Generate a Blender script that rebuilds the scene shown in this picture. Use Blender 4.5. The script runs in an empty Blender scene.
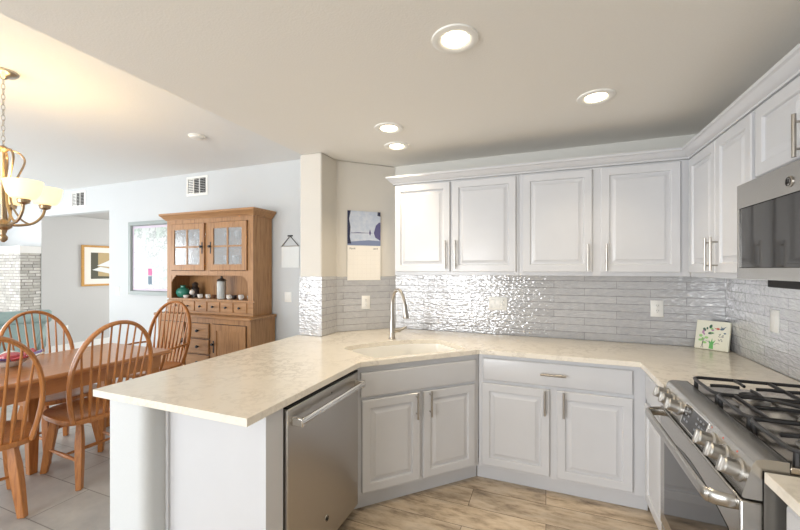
import bpy, bmesh, math, random
from mathutils import Vector, Matrix
random.seed(7)
PI = math.pi
C = bpy.context.scene.collection
SC = bpy.context.scene

# ------------------------------------------------------------------ camera, world, lights, exposure
cam = bpy.data.cameras.new('camera'); cam_o = bpy.data.objects.new('camera', cam); C.objects.link(cam_o)
cam_o.location = (0, 0, 1.4741)
cam_o.rotation_euler = (PI/2, 0, math.radians(21.2637))
cam.sensor_width = 36; cam.lens = 36*367.9/800
cam.shift_x = -2.7/800; cam.shift_y = 3.93/800
cam.clip_start = 0.02
SC.camera = cam_o
W = bpy.data.worlds.new('sky'); SC.world = W; W.use_nodes = True
W.node_tree.nodes['Background'].inputs[0].default_value = (0.80, 0.90, 1.0, 1)
W.node_tree.nodes['Background'].inputs[1].default_value = 1.5
vs = SC.view_settings
vs.view_transform = 'Standard'; vs.look = 'None'; vs.gamma = 1.0; vs.use_curve_mapping = False
vs.exposure = 0.17

def area(name, loc, rot, sx, sy, power, col):
    l = bpy.data.lights.new(name, 'AREA'); l.shape = 'RECTANGLE'; l.size = sx; l.size_y = sy
    l.energy = power; l.color = col
    o = bpy.data.objects.new(name, l); C.objects.link(o); o.location = loc; o.rotation_euler = rot
    return o
DAY = (0.975, 0.985, 1.0)
area('daylight_kitchen_window', (-2.6, -4.97, 1.12), (PI/2, 0, 0), 2.2, 2.0, 166, DAY)
area('daylight_patio_door', (-6.2, -4.97, 1.15), (PI/2, 0, 0), 3.4, 2.1, 165, DAY)
area('daylight_west_window', (-9.45, 0.8, 1.35), (PI/2, 0, -PI/2), 3.0, 1.8, 100, DAY)
area('hall_fill_light', (-5.2, 8.45, 1.45), (PI/2, 0, PI), 3.0, 1.8, 190, (1.0, .97, .92))  # added fill lamp to brighten the hall; the end wall has no window

# ------------------------------------------------------------------ materials
def nodes(name):
    m = bpy.data.materials.new(name); m.use_nodes = True
    nt = m.node_tree; b = nt.nodes['Principled BSDF']
    return m, nt, b
def N(nt, t, **k):
    n = nt.nodes.new(t)
    for a, v in k.items(): setattr(n, a, v)
    return n
def lk(nt, a, b): nt.links.new(a, b)
def rgb(h):
    c = [int(h[i:i+2], 16)/255 for i in (0, 2, 4)]
    return tuple((x/12.92 if x <= .04045 else ((x+.055)/1.055)**2.4) for x in c) + (1,)
def add_bump(nt, b, height, strength, dist=0.01):
    bp = N(nt, 'ShaderNodeBump'); bp.inputs['Strength'].default_value = strength
    bp.inputs['Distance'].default_value = dist
    lk(nt, height, bp.inputs['Height']); lk(nt, bp.outputs[0], b.inputs['Normal'])
def coords(nt, scale=(1,1,1), rot=(0,0,0), out='Object'):
    tc = N(nt, 'ShaderNodeTexCoord'); mp = N(nt, 'ShaderNodeMapping')
    mp.inputs['Scale'].default_value = scale; mp.inputs['Rotation'].default_value = rot
    lk(nt, tc.outputs[out], mp.inputs[0]); return mp.outputs[0]
def noise(nt, vec, scale, detail=4, rough=.55):
    n = N(nt, 'ShaderNodeTexNoise'); n.inputs['Scale'].default_value = scale
    n.inputs['Detail'].default_value = detail; n.inputs['Roughness'].default_value = rough
    if vec is not None: lk(nt, vec, n.inputs['Vector'])
    return n.outputs['Fac']
def ramp(nt, fac, stops):
    r = N(nt, 'ShaderNodeValToRGB'); e = r.color_ramp.elements
    while len(e) < len(stops): e.new(0.5)
    for i, (p, c) in enumerate(stops): e[i].position = p; e[i].color = c
    lk(nt, fac, r.inputs[0]); return r.outputs[0]
def mix(nt, fac, a, b, mode='MIX'):
    m = N(nt, 'ShaderNodeMix', data_type='RGBA', blend_type=mode)
    if hasattr(fac, 'links'): lk(nt, fac, m.inputs[0])
    else: m.inputs[0].default_value = fac
    for v, k in ((a, 6), (b, 7)):
        if hasattr(v, 'links'): lk(nt, v, m.inputs[k])
        else: m.inputs[k].default_value = v
    return m.outputs[2]
def plain(name, col, rough=.5, metal=0.0, bump=None, spec=None, coat=0.0):
    m, nt, b = nodes(name)
    c = rgb(col) if isinstance(col, str) else tuple(col)+(1,)
    n = noise(nt, coords(nt), 6 if bump is None else bump[0], 3)
    d = tuple(x*.94 for x in c[:3])+(1,)
    lk(nt, mix(nt, n, c, d), b.inputs['Base Color'])
    b.inputs['Roughness'].default_value = rough; b.inputs['Metallic'].default_value = metal
    if spec is not None: b.inputs['Specular IOR Level'].default_value = spec
    if coat: b.inputs['Coat Weight'].default_value = coat; b.inputs['Coat Roughness'].default_value = .08
    if bump: add_bump(nt, b, n, bump[1], bump[2])
    return m
def emis(name, col, strength):
    m, nt, b = nodes(name)
    b.inputs['Base Color'].default_value = tuple(col)+(1,)
    b.inputs['Emission Color'].default_value = tuple(col)+(1,); b.inputs['Emission Strength'].default_value = strength
    return m

CAB = plain('painted_cabinet', 'd0d1d4', .34, coat=.15)
WALL = plain('wall_paint', 'd1d4d5', .75, bump=(180, .06, .002))
WALLK = plain('kitchen_wall_paint', 'dddcd6', .75, bump=(180, .06, .002))
WALLC = plain('warm_wall_paint', 'dad5cc', .75, bump=(180, .06, .002))
WHALL = plain('hall_wall_paint', 'c6c5c3', .75, bump=(180, .06, .002))
CEIL = plain('ceiling_paint', 'f1eee8', .85, bump=(110, .25, .004))
CEIL2 = plain('dining_ceiling_paint', 'eeeeec', .85, bump=(110, .15, .004))
WHITE = plain('white_plastic', 'f2f1ec', .35)
TRIM = plain('white_trim', 'eceae6', .4)
BLACK = plain('black_iron', '2a2a2c', .38, bump=(220, .15, .001))
DARK = plain('dark_parts_and_gap_shade', '0f0f10', .6)
NICKEL = plain('brushed_nickel', (.47, .44, .40), .28, 1.0)
BRONZE = plain('antique_nickel', (.42, .31, .20), .32, 1.0)
CHROME = plain('polished_chrome', (.75, .74, .72), .12, 1.0)
PORC = plain('white_porcelain', 'f6f5f1', .12)
TEAL = plain('teal_upholstery', '92a6a3', .85, bump=(300, .3, .002))
TEALG = plain('teal_glaze', '3f8a78', .15)
WHITEG = plain('white_glaze', 'e9e7e2', .2)
DARKG = plain('dark_figurine', '2c2522', .4)
PAPER = plain('paper', 'f4efe6', .8)
CLOTH = plain('white_cloth', 'e9eceb', .9, bump=(250, .3, .002))

def steel_mat(name, base, rough, sc):
    m, nt, b = nodes(name)
    v = coords(nt, sc); n = noise(nt, v, 40, 3)
    lk(nt, ramp(nt, n, [(.3, tuple(x*.95 for x in base)+(1,)), (.7, tuple(base)+(1,))]), b.inputs['Base Color'])
    b.inputs['Metallic'].default_value = 1.0
    r = N(nt, 'ShaderNodeMapRange'); r.inputs[3].default_value = rough-.02; r.inputs[4].default_value = rough+.03
    lk(nt, n, r.inputs[0]); lk(nt, r.outputs[0], b.inputs['Roughness'])
    return m
STEEL = steel_mat('brushed_stainless', (.50, .48, .455), .30, (2, 2, 160))
STEELH = steel_mat('brushed_stainless_horizontal', (.47, .455, .43), .26, (160, 2, 160))
KNOBM = steel_mat('knob_steel', (.50, .485, .46), .40, (160, 2, 160))
COOK = plain('polished_cooktop_steel', (.60, .535, .455), .14, 1.0)  # tan tint paints the warm ceiling reflection into the steel

def glass_dark():
    m, nt, b = nodes('black_oven_glass')
    n = noise(nt, coords(nt), 3, 2)
    lk(nt, mix(nt, n, (.018, .018, .02, 1), (.026, .025, .025, 1)), b.inputs['Base Color'])
    b.inputs['Roughness'].default_value = .05
    b.inputs['Specular IOR Level'].default_value = .5
    return m
BGLASS = glass_dark()
def pane_glass(name, tint, alpha, rough):
    m, nt, b = nodes(name)
    nt.nodes.remove(b); out = nt.nodes['Material Output']
    t = N(nt, 'ShaderNodeBsdfTransparent'); g = N(nt, 'ShaderNodeBsdfGlossy'); d = N(nt, 'ShaderNodeBsdfDiffuse')
    g.inputs['Roughness'].default_value = rough
    nn = noise(nt, coords(nt), 45, 3)
    bp = N(nt, 'ShaderNodeBump'); bp.inputs['Strength'].default_value = .25; bp.inputs['Distance'].default_value = .004
    lk(nt, nn, bp.inputs['Height']); lk(nt, bp.outputs[0], g.inputs['Normal'])
    d.inputs[0].default_value = tint
    m1 = N(nt, 'ShaderNodeMixShader'); m1.inputs[0].default_value = .35
    lk(nt, g.outputs[0], m1.inputs[1]); lk(nt, d.outputs[0], m1.inputs[2])
    m2 = N(nt, 'ShaderNodeMixShader'); m2.inputs[0].default_value = alpha
    lk(nt, t.outputs[0], m2.inputs[1]); lk(nt, m1.outputs[0], m2.inputs[2]); lk(nt, m2.outputs[0], out.inputs[0])
    return m
SEEDED = pane_glass('seeded_glass', (.50, .53, .56, 1), .36, .15)
CLEAR = pane_glass('clear_glass', (.9, .92, .92, 1), .4, .05)

def wood_mat(name, dark, light, axis='z', scale=1.0, rough=.35, coat=.25):
    m, nt, b = nodes(name)
    sc = {'x': (1.2, 16, 16), 'y': (16, 1.2, 16), 'z': (16, 16, 1.2)}[axis]
    v = coords(nt, tuple(s*scale for s in sc))
    n1 = noise(nt, v, 2.2, 6, .62); n2 = noise(nt, v, 9, 3)
    c1 = ramp(nt, n1, [(.28, rgb(dark)), (.5, rgb(light)), (.75, rgb(dark))])
    c2 = mix(nt, n2, c1, rgb(light))
    lk(nt, mix(nt, .35, c1, c2), b.inputs['Base Color'])
    b.inputs['Roughness'].default_value = rough; b.inputs['Coat Weight'].default_value = coat
    b.inputs['Coat Roughness'].default_value = .15
    add_bump(nt, b, n2, .06, .001)
    return m
OAK = wood_mat('honey_oak', '8a5022', 'bd7c42', 'z')
OAKX = wood_mat('honey_oak_table', 'ab6f3c', 'c08350', 'y', .5, .28, .25)
PINE = wood_mat('hutch_pine', '7d5431', 'b08356', 'z', .8, .45, .1)
PINEX = wood_mat('hutch_pine_cross', '7d5431', 'b08356', 'x', .8, .45, .1)
GOLDW = wood_mat('gold_frame_wood', '9a6c2c', 'c79445', 'x', 1, .4, .1)

def quartz():
    m, nt, b = nodes('white_quartz')
    v = coords(nt)
    n = noise(nt, v, 7, 8, .7)
    vein = ramp(nt, n, [(.44, (0, 0, 0, 1)), (.49, (1, 1, 1, 1)), (.53, (0, 0, 0, 1))])
    k = noise(nt, v, 2.1, 3)
    vm = mix(nt, 1.0, vein, ramp(nt, k, [(.42, (0.1, 0.1, 0.1, 1)), (.62, (.5, .5, .5, 1))]), 'MULTIPLY')
    lk(nt, mix(nt, vm, rgb('eae3d6'), rgb('b3aa9d')), b.inputs['Base Color'])
    b.inputs['Roughness'].default_value = .16; b.inputs['Specular IOR Level'].default_value = .5
    return m
QUARTZ = quartz()

def tile_mat():
    m, nt, b = nodes('grey_glazed_tile')
    tc = N(nt, 'ShaderNodeTexCoord'); sx = N(nt, 'ShaderNodeSeparateXYZ'); cb = N(nt, 'ShaderNodeCombineXYZ')
    lk(nt, tc.outputs['Object'], sx.inputs[0]); sh = N(nt, 'ShaderNodeMath', operation='ADD'); sh.inputs[1].default_value = -.06; lk(nt, sx.outputs[0], sh.inputs[0])
    lk(nt, sh.outputs[0], cb.inputs[0]); lk(nt, sx.outputs[2], cb.inputs[1])
    br = N(nt, 'ShaderNodeTexBrick'); lk(nt, cb.outputs[0], br.inputs['Vector'])
    br.inputs['Scale'].default_value = 1.0
    br.inputs['Brick Width'].default_value = .44; br.inputs['Row Height'].default_value = .0575
    br.inputs['Mortar Size'].default_value = .0016; br.inputs['Mortar Smooth'].default_value = .25
    br.offset = .5; br.inputs['Bias'].default_value = -.2
    br.inputs['Color1'].default_value = rgb('bcbcbe'); br.inputs['Color2'].default_value = rgb('aeaeb1')
    br.inputs['Mortar'].default_value = rgb('8e8e90')
    n0 = noise(nt, coords(nt, (1, 1, 1)), 24, 3)
    lk(nt, mix(nt, ramp(nt, n0, [(.4, (0, 0, 0, 1)), (.7, (.35, .35, .35, 1))]), br.outputs[0], rgb('cdccca')), b.inputs['Base Color'])
    b.inputs['Roughness'].default_value = .10; b.inputs['Specular IOR Level'].default_value = .8; b.inputs['Coat Weight'].default_value = 1.0; b.inputs['Coat Roughness'].default_value = .05; b.inputs['Coat IOR'].default_value = 1.7
    n = noise(nt, coords(nt, (.75, .75, 1.7)), 40, 1)
    mt = N(nt, 'ShaderNodeMath', operation='MULTIPLY'); mt.inputs[1].default_value = -1.0
    lk(nt, br.outputs['Fac'], mt.inputs[0])
    ad = N(nt, 'ShaderNodeMath', operation='MULTIPLY_ADD'); ad.inputs[1].default_value = .9
    lk(nt, n, ad.inputs[0]); lk(nt, mt.outputs[0], ad.inputs[2])
    add_bump(nt, b, ad.outputs[0], .75, .0062)
    lk(nt, b.inputs['Normal'].links[0].from_socket, b.inputs['Coat Normal'])
    return m
TILE = tile_mat()

def plank_floor():
    m, nt, b = nodes('wood_look_planks')
    tc = N(nt, 'ShaderNodeTexCoord')
    br = N(nt, 'ShaderNodeTexBrick'); lk(nt, tc.outputs['Object'], br.inputs['Vector'])
    br.inputs['Scale'].default_value = 1.0; br.inputs['Brick Width'].default_value = 1.22; br.inputs['Row Height'].default_value = .19
    br.inputs['Mortar Size'].default_value = .0016; br.offset = .37; br.offset_frequency = 2
    br.inputs['Color1'].default_value = (.0, .0, .0, 1); br.inputs['Color2'].default_value = (1, 1, 1, 1)
    br.inputs['Mortar'].default_value = (.4, .4, .4, 1)
    mp = N(nt, 'ShaderNodeMapping'); mp.inputs['Scale'].default_value = (2.4, 7.5, 1)
    av = N(nt, 'ShaderNodeVectorMath', operation='MULTIPLY_ADD')
    lk(nt, br.outputs[0], av.inputs[0]); av.inputs[1].default_value = (3, 7, 0); lk(nt, tc.outputs['Object'], av.inputs[2])
    lk(nt, av.outputs[0], mp.inputs[0])
    n1 = noise(nt, mp.outputs[0], 2.0, 8, .68)
    c = ramp(nt, n1, [(.25, rgb('574c43')), (.38, rgb('a3917d')), (.50, rgb('cbb9a1')), (.62, rgb('d8c9b5')), (.80, rgb('9a8a79'))])
    n2 = noise(nt, mp.outputs[0], .9, 4, .6)
    c = mix(nt, ramp(nt, n2, [(.48, (0, 0, 0, 1)), (.72, (.55, .55, .55, 1))]), c, rgb('6f6356'))
    tone = mix(nt, br.outputs[0], (.88, .88, .88, 1), (1.06, 1.04, 1.0, 1))
    c = mix(nt, 1.0, c, tone, 'MULTIPLY')
    c = mix(nt, br.outputs['Fac'], c, rgb('55473b'))
    lk(nt, c, b.inputs['Base Color']); b.inputs['Roughness'].default_value = .42
    add_bump(nt, b, n1, .1, .002)
    return m
PLANK = plank_floor()

def slate_floor():
    m, nt, b = nodes('grey_floor_tile')
    tc = N(nt, 'ShaderNodeTexCoord')
    br = N(nt, 'ShaderNodeTexBrick')
    mp0 = N(nt, 'ShaderNodeMapping'); mp0.inputs['Location'].default_value = (.1, .02, 0); lk(nt, tc.outputs['Object'], mp0.inputs[0])
    lk(nt, mp0.outputs[0], br.inputs['Vector'])
    br.inputs['Scale'].default_value = 1.0; br.inputs['Brick Width'].default_value = .61; br.inputs['Row Height'].default_value = .31
    br.inputs['Mortar Size'].default_value = .003; br.offset = .5
    br.inputs['Color1'].default_value = rgb('a7a6a4'); br.inputs['Color2'].default_value = rgb('bab9b6')
    br.inputs['Mortar'].default_value = rgb('85827e')
    n = noise(nt, tc.outputs['Object'], 5, 7, .65)
    c = mix(nt, ramp(nt, n, [(.35, (0, 0, 0, 1)), (.65, (.6, .6, .6, 1))]), br.outputs[0], rgb('c9c6c0'))
    c = mix(nt, ramp(nt, noise(nt, tc.outputs['Object'], 2.3, 5), [(.5, (0, 0, 0, 1)), (.7, (.5, .5, .5, 1))]), c, rgb('8b8a89'))
    c = mix(nt, br.outputs['Fac'], c, rgb('85827e'))
    lk(nt, c, b.inputs['Base Color']); b.inputs['Roughness'].default_value = .38
    add_bump(nt, b, n, .1, .003)
    return m
SLATE = slate_floor()

def stone_mat():
    m, nt, b = nodes('stacked_stone')
    tc = N(nt, 'ShaderNodeTexCoord'); sx = N(nt, 'ShaderNodeSeparateXYZ'); cb = N(nt, 'ShaderNodeCombineXYZ')
    ad = N(nt, 'ShaderNodeMath', operation='ADD')
    lk(nt, tc.outputs['Object'], sx.inputs[0]); lk(nt, sx.outputs[0], ad.inputs[0]); lk(nt, sx.outputs[1], ad.inputs[1])
    lk(nt, ad.outputs[0], cb.inputs[0]); lk(nt, sx.outputs[2], cb.inputs[1])
    br = N(nt, 'ShaderNodeTexBrick'); lk(nt, cb.outputs[0], br.inputs['Vector'])
    br.inputs['Scale'].default_value = 1.0; br.inputs['Brick Width'].default_value = .15; br.inputs['Row Height'].default_value = .05
    br.inputs['Mortar Size'].default_value = .006; br.offset = .37; br.squash = .7; br.squash_frequency = 3
    br.inputs['Color1'].default_value = rgb('a19e99'); br.inputs['Color2'].default_value = rgb('dedbd5'); br.inputs['Mortar'].default_value = rgb('7d7974')
    n = noise(nt, tc.outputs['Object'], 9, 6, .7)
    lk(nt, mix(nt, ramp(nt, n, [(.4, (0, 0, 0, 1)), (.6, (.7, .7, .7, 1))]), br.outputs[0], rgb('b5b1a8')), b.inputs['Base Color'])
    b.inputs['Roughness'].default_value = .8
    add_bump(nt, b, n, .8, .02)
    return m
STONE = stone_mat()
def map_mat():
    m, nt, b = nodes('printed_map')
    v = coords(nt)
    n1 = noise(nt, v, 5, 8, .7); n2 = noise(nt, v, 3, 4)
    c = ramp(nt, n1, [(.40, rgb('c9cfcd')), (.47, rgb('969c9c')), (.5, rgb('d2d6d4')), (.7, rgb('c3cac7'))])
    c = mix(nt, ramp(nt, n2, [(.5, (0, 0, 0, 1)), (.62, (.55, .55, .55, 1))]), c, rgb('9dbdaa'))
    lk(nt, c, b.inputs['Base Color']); b.inputs['Roughness'].default_value = .25
    return m
MAP = map_mat()
def lake_mat():
    m, nt, b = nodes('lake_photograph')
    v = coords(nt, (1, 1, 1)); n = noise(nt, v, 30, 3)
    lk(nt, ramp(nt, n, [(.3, rgb('b9c4d6')), (.7, rgb('cfd5e0'))]), b.inputs['Base Color']); b.inputs['Roughness'].default_value = .35
    return m
LAKE = lake_mat()
INK = plain('ink_navy', '2a2f4c', .5); INKP = plain('ink_violet', '5d5a86', .5); INKT = plain('print_text', '4a4a52', .7)
def col(name, h, r=.5): return plain(name, h, r)
PGREEN = col('paint_green', '6fbf6a'); PDGREEN = col('paint_dark_green', '3f6a55'); PLIME = col('paint_lime', 'a5d98a'); PPINK = col('paint_pink', 'c493b8')
PRED = col('paint_red', 'd8604a'); PBLUE = col('paint_slate_blue', '5c7488'); PINKM = col('map_pink', 'd05a98'); TAN = col('print_tan', 'b9a173'); OLIVE = col('print_olive', '4c4a38')
BOARDM = col('cream_board', 'f1efdc'); WOODEDGE = col('board_edge', '8b7a6a')
REDG = col('red_glass', 'c4505a', .12); PURP = col('purple_glass', '6a5a98', .12)
SHADE = emis('lit_alabaster_glass', (1.0, .84, .48), .9)
LENS = emis('lit_lamp_lens', (1.0, .86, .60), 9.0)
SCREEN = plain('display_glass', '3a3b3e', .08)

# ------------------------------------------------------------------ mesh helpers
FR = {}
def setp(o, label=None, cat=None, group=None, kind=None):
    for k, v in (('label', label), ('category', cat), ('group', group), ('kind', kind)):
        if v: o[k] = v
    return o
def thing(name, label, cat, loc=(0, 0, 0), rz=0, group=None):
    o = bpy.data.objects.new(name, None); C.objects.link(o); o.empty_display_size = .1
    o.location = loc; o.rotation_euler = (0, 0, rz)
    FR[o] = Matrix.Translation(loc) @ Matrix.Rotation(rz, 4, 'Z')
    return setp(o, label, cat, group)
def obj(name, bm, mat, parent=None, smooth=38, bevel=0, world=False, label=None):
    if world and parent is not None: bm.transform(FR[parent].inverted())
    bmesh.ops.recalc_face_normals(bm, faces=bm.faces[:])
    me = bpy.data.meshes.new(name); bm.to_mesh(me); bm.free()
    me.materials.append(mat)
    if smooth:
        me.shade_smooth(); me.set_sharp_from_angle(angle=math.radians(smooth))
    o = bpy.data.objects.new(name, me); C.objects.link(o)
    if parent is not None:
        o.parent = parent; FR[o] = FR[parent]
    else: FR[o] = Matrix.Identity(4)
    if bevel:
        md = o.modifiers.new('bevel', 'BEVEL'); md.width = bevel; md.segments = 2; md.limit_method = 'ANGLE'; md.angle_limit = math.radians(40)
    if label: o['label'] = label
    return o
def struct(name, bm, mat, **k):
    return setp(obj(name, bm, mat, **k), kind='structure')
def B(): return bmesh.new()
def box(bm, x0, x1, y0, y1, z0, z1, M=None):
    vs_ = [bm.verts.new((x, y, z)) for x in (x0, x1) for y in (y0, y1) for z in (z0, z1)]
    if M: 
        for v in vs_: v.co = M @ v.co
    for f in ((0,1,3,2),(4,6,7,5),(0,4,5,1),(2,3,7,6),(0,2,6,4),(1,5,7,3)): bm.faces.new([vs_[i] for i in f])
    return bm
def bx(*a): return box(B(), *a)
def prism(bm, pts, z0, z1, M=None):
    a = [bm.verts.new((p[0], p[1], z0)) for p in pts]; b = [bm.verts.new((p[0], p[1], z1)) for p in pts]
    n = len(pts)
    if M:
        for v in a+b: v.co = M @ v.co
    bm.faces.new(a[::-1]); bm.faces.new(b)
    for i in range(n): bm.faces.new((a[i], a[(i+1) % n], b[(i+1) % n], b[i]))
    return bm
def rings(bm, loops, cap0=True, cap1=True, closed=True):
    R = [[bm.verts.new(p) for p in L] for L in loops]
    for a, b in zip(R, R[1:]):
        n = len(a)
        for i in range(n if closed else n-1):
            j = (i+1) % n
            bm.faces.new((a[i], a[j], b[j], b[i]))
    if cap0: bm.faces.new(R[0][::-1])
    if cap1: bm.faces.new(R[-1])
    return bm
def lathe(bm, prof, seg=20, M=None, cap0=True, cap1=True):
    loops = [[Vector((r*math.cos(2*PI*i/seg), r*math.sin(2*PI*i/seg), z)) for i in range(seg)] for r, z in prof]
    if M: loops = [[M @ p for p in L] for L in loops]
    return rings(bm, loops, cap0, cap1)
def axis_to(p, d):
    d = Vector(d).normalized()
    return Matrix.Translation(p) @ d.to_track_quat('Z', 'Y').to_matrix().to_4x4()
def cyl(bm, p, q, r0, r1=None, seg=14):
    p = Vector(p); q = Vector(q); r1 = r0 if r1 is None else r1
    return lathe(bm, [(r0, 0), (r1, (q-p).length)], seg, axis_to(p, q-p))
def tube(bm, pts, r, seg=10, closed=False, ref=None, ry=None):
    pts = [Vector(p) for p in pts]; n = len(pts); L = []
    up = Vector(ref) if ref else None
    prev = None
    for i, p in enumerate(pts):
        a = pts[i-1] if (i > 0 or closed) else p; b = pts[(i+1) % n] if (i < n-1 or closed) else p
        t = (b-a).normalized()
        if up is not None: s = up - t*up.dot(t)
        elif prev is None: s = t.orthogonal()
        else: s = prev - t*prev.dot(t)
        s.normalize(); prev = s; w = t.cross(s)
        rr = r[i] if isinstance(r, (list, tuple)) else r
        r2 = (ry if ry is not None else rr)
        L.append([p + s*(r2*math.cos(2*PI*k/seg)) + w*(rr*math.sin(2*PI*k/seg)) for k in range(seg)])
    if closed: L.append(L[0]); 
    if closed:
        R = [[bm.verts.new(q) for q in l] for l in L[:-1]]; R.append(R[0])
        for a, b in zip(R, R[1:]):
            for i in range(seg): bm.faces.new((a[i], a[(i+1) % seg], b[(i+1) % seg], b[i]))
        return bm
    return rings(bm, L)
def smooth_path(pts, n=8, closed=False):
    pts = [Vector(p) for p in pts]; out = []; m = len(pts)
    for i in range(m if closed else m-1):
        P = [pts[(i+k) % m] if closed else pts[min(max(i+k, 0), m-1)] for k in (-1, 0, 1, 2)]
        for j in range(n):
            t = j/n
            out.append(.5*((2*P[1]) + (P[2]-P[0])*t + (2*P[0]-5*P[1]+4*P[2]-P[3])*t*t + (3*P[1]-P[0]-3*P[2]+P[3])*t**3))
    if not closed: out.append(pts[-1])
    return out
def rect_loop(x0, x1, z0, z1, y): return [(x0, y, z0), (x1, y, z0), (x1, y, z1), (x0, y, z1)]
def copy_tree(o, loc, rz, label=None):
    r = o.copy(); C.objects.link(r); r.location = loc; r.rotation_euler = (0, 0, rz)
    if label: r['label'] = label
    for ch in list(o.children):
        c = ch.copy(); C.objects.link(c); c.parent = r
        for g in list(ch.children):
            d = g.copy(); C.objects.link(d); d.parent = c
    return r
def text_bm(s, size, M):
    cu = bpy.data.curves.new('t', 'FONT'); cu.body = s; cu.size = size; cu.extrude = .0004
    o = bpy.data.objects.new('t', cu); C.objects.link(o)
    dg = bpy.context.evaluated_depsgraph_get(); me = bpy.data.meshes.new_from_object(o.evaluated_get(dg))
    bm = B(); bm.from_mesh(me); bm.transform(M)
    bpy.data.objects.remove(o); bpy.data.curves.remove(cu); bpy.data.meshes.remove(me)
    return bm

# ------------------------------------------------------------------ the setting
XR, YB, YP, YI, XP, XPL, YD = 1.172, 3.205, 2.575, 2.805, -1.719, -1.931, 3.615
CZ, DZ = 2.436, 2.77
struct('floor_kitchen', bx(-1.85, XR+.15, -5.0, YB+.1, -.1, 0), PLANK)
struct('floor_dining', bx(-9.6, -1.85, -5.0, 8.6, -.1, 0), SLATE)
struct('ceiling_kitchen', bx(-1.914, XR+.15, -5.0, YB+.15, CZ, DZ+.1), CEIL)
struct('ceiling_dining', bx(-9.6, -1.914, -5.0, YD+.12, DZ, DZ+.1), CEIL2)
struct('ceiling_hall', bx(-9.6, -1.9, YD+.12, 8.6, 2.44, 2.54), WHALL)
struct('wall_right', bx(XR, XR+.12, -5.0, YB+.12, 0, CZ), WALLK)
struct('wall_back', bx(XP-.2+.2, XR, YB, YB+.12, 0, CZ), WALLK)
# pier with the diagonal wall behind the sink, one block of wall
struct('wall_corner', prism(B(), [(XPL, YP), (XP, YP), (XP, YI), (XP+(YB-YI), YB), (XP+(YB-YI), YB+.12), (XP-.05, YD), (XPL, YD)], 0, CZ), WALLC, bevel=.012)
struct('wall_dining', bx(-6.22, XPL, YD, YD+.12, 0, DZ), WALL)
struct('wall_header', bx(-8.0195, -6.22, YD, YD+.12, 2.37, DZ), WALL)
struct('wall_fireplace', bx(-9.6, -8.04, YD, YD+.12, 0, DZ), WALL)
struct('wall_hall', bx(-8.0395, -8.02, YD+.0005, 8.6, 0, 2.4395), WHALL)
struct('wall_hall_end', bx(-8.03, -1.9, 8.5, 8.6, 0, 2.44), WHALL)
struct('wall_left', bx(-9.6, -9.5, -5.0, YD, 0, .45), WALL)
struct('wall_left_above', bx(-9.6, -9.5, -5.0, YD, 2.25, DZ), WALL)
struct('wall_left_front', bx(-9.6, -9.5, -5.0, -.7, .45, 2.25), WALL)
struct('wall_left_rear', bx(-9.6, -9.5, 2.3, YD, .45, 2.25), WALL)
bm = B()
for x0, x1, z0, z1 in ((-9.6, -7.9, 0, DZ), (-7.9, -4.5, 2.2, DZ), (-7.9, -4.5, 0, .1), (-4.5, -3.7, 0, DZ), (-3.7, -1.5, 0, .12), (-3.7, -1.5, 2.12, DZ), (-1.5, XR+.12, 0, DZ)):
    box(bm, x0, x1, -5.1, -5.0, z0, z1)
struct('wall_rear', bm, WALL)
struct('baseboard_hall', bx(-8.02, -8.005, YD+.13, 8.5, 0, .13), TRIM)
struct('baseboard_dining', bx(-6.22, XPL, YD-.014, YD, 0, .12), TRIM)
# tiled splashback slabs, each in its own frame so the courses follow the wall
def tiles(name, p, q, z0, z1):
    p = Vector(p); q = Vector(q); L = (q-p).length
    o = struct(name, bx(0, L, -.009, -.0005, z0, z1), TILE, bevel=.0015)
    o.location = (p.x, p.y, 0); o.rotation_euler = (0, 0, math.atan2(q.y-p.y, q.x-p.x)); return o
tiles('wall_back_tiles', (XP+(YB-YI), YB), (XR, YB), .922, 1.425)
tiles('wall_diagonal_tiles', (XP, YI), (XP+(YB-YI), YB), .922, 1.405)
tiles('wall_pier_tiles', (XPL, YP), (XP+.009, YP), .922, 1.41)
tiles('wall_pier_side_tiles', (XP, YP-.0005), (XP, YI), .922, 1.41)
tiles('wall_right_tiles', (XR, YB), (XR, 0.2), .922, 1.44)

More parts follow.
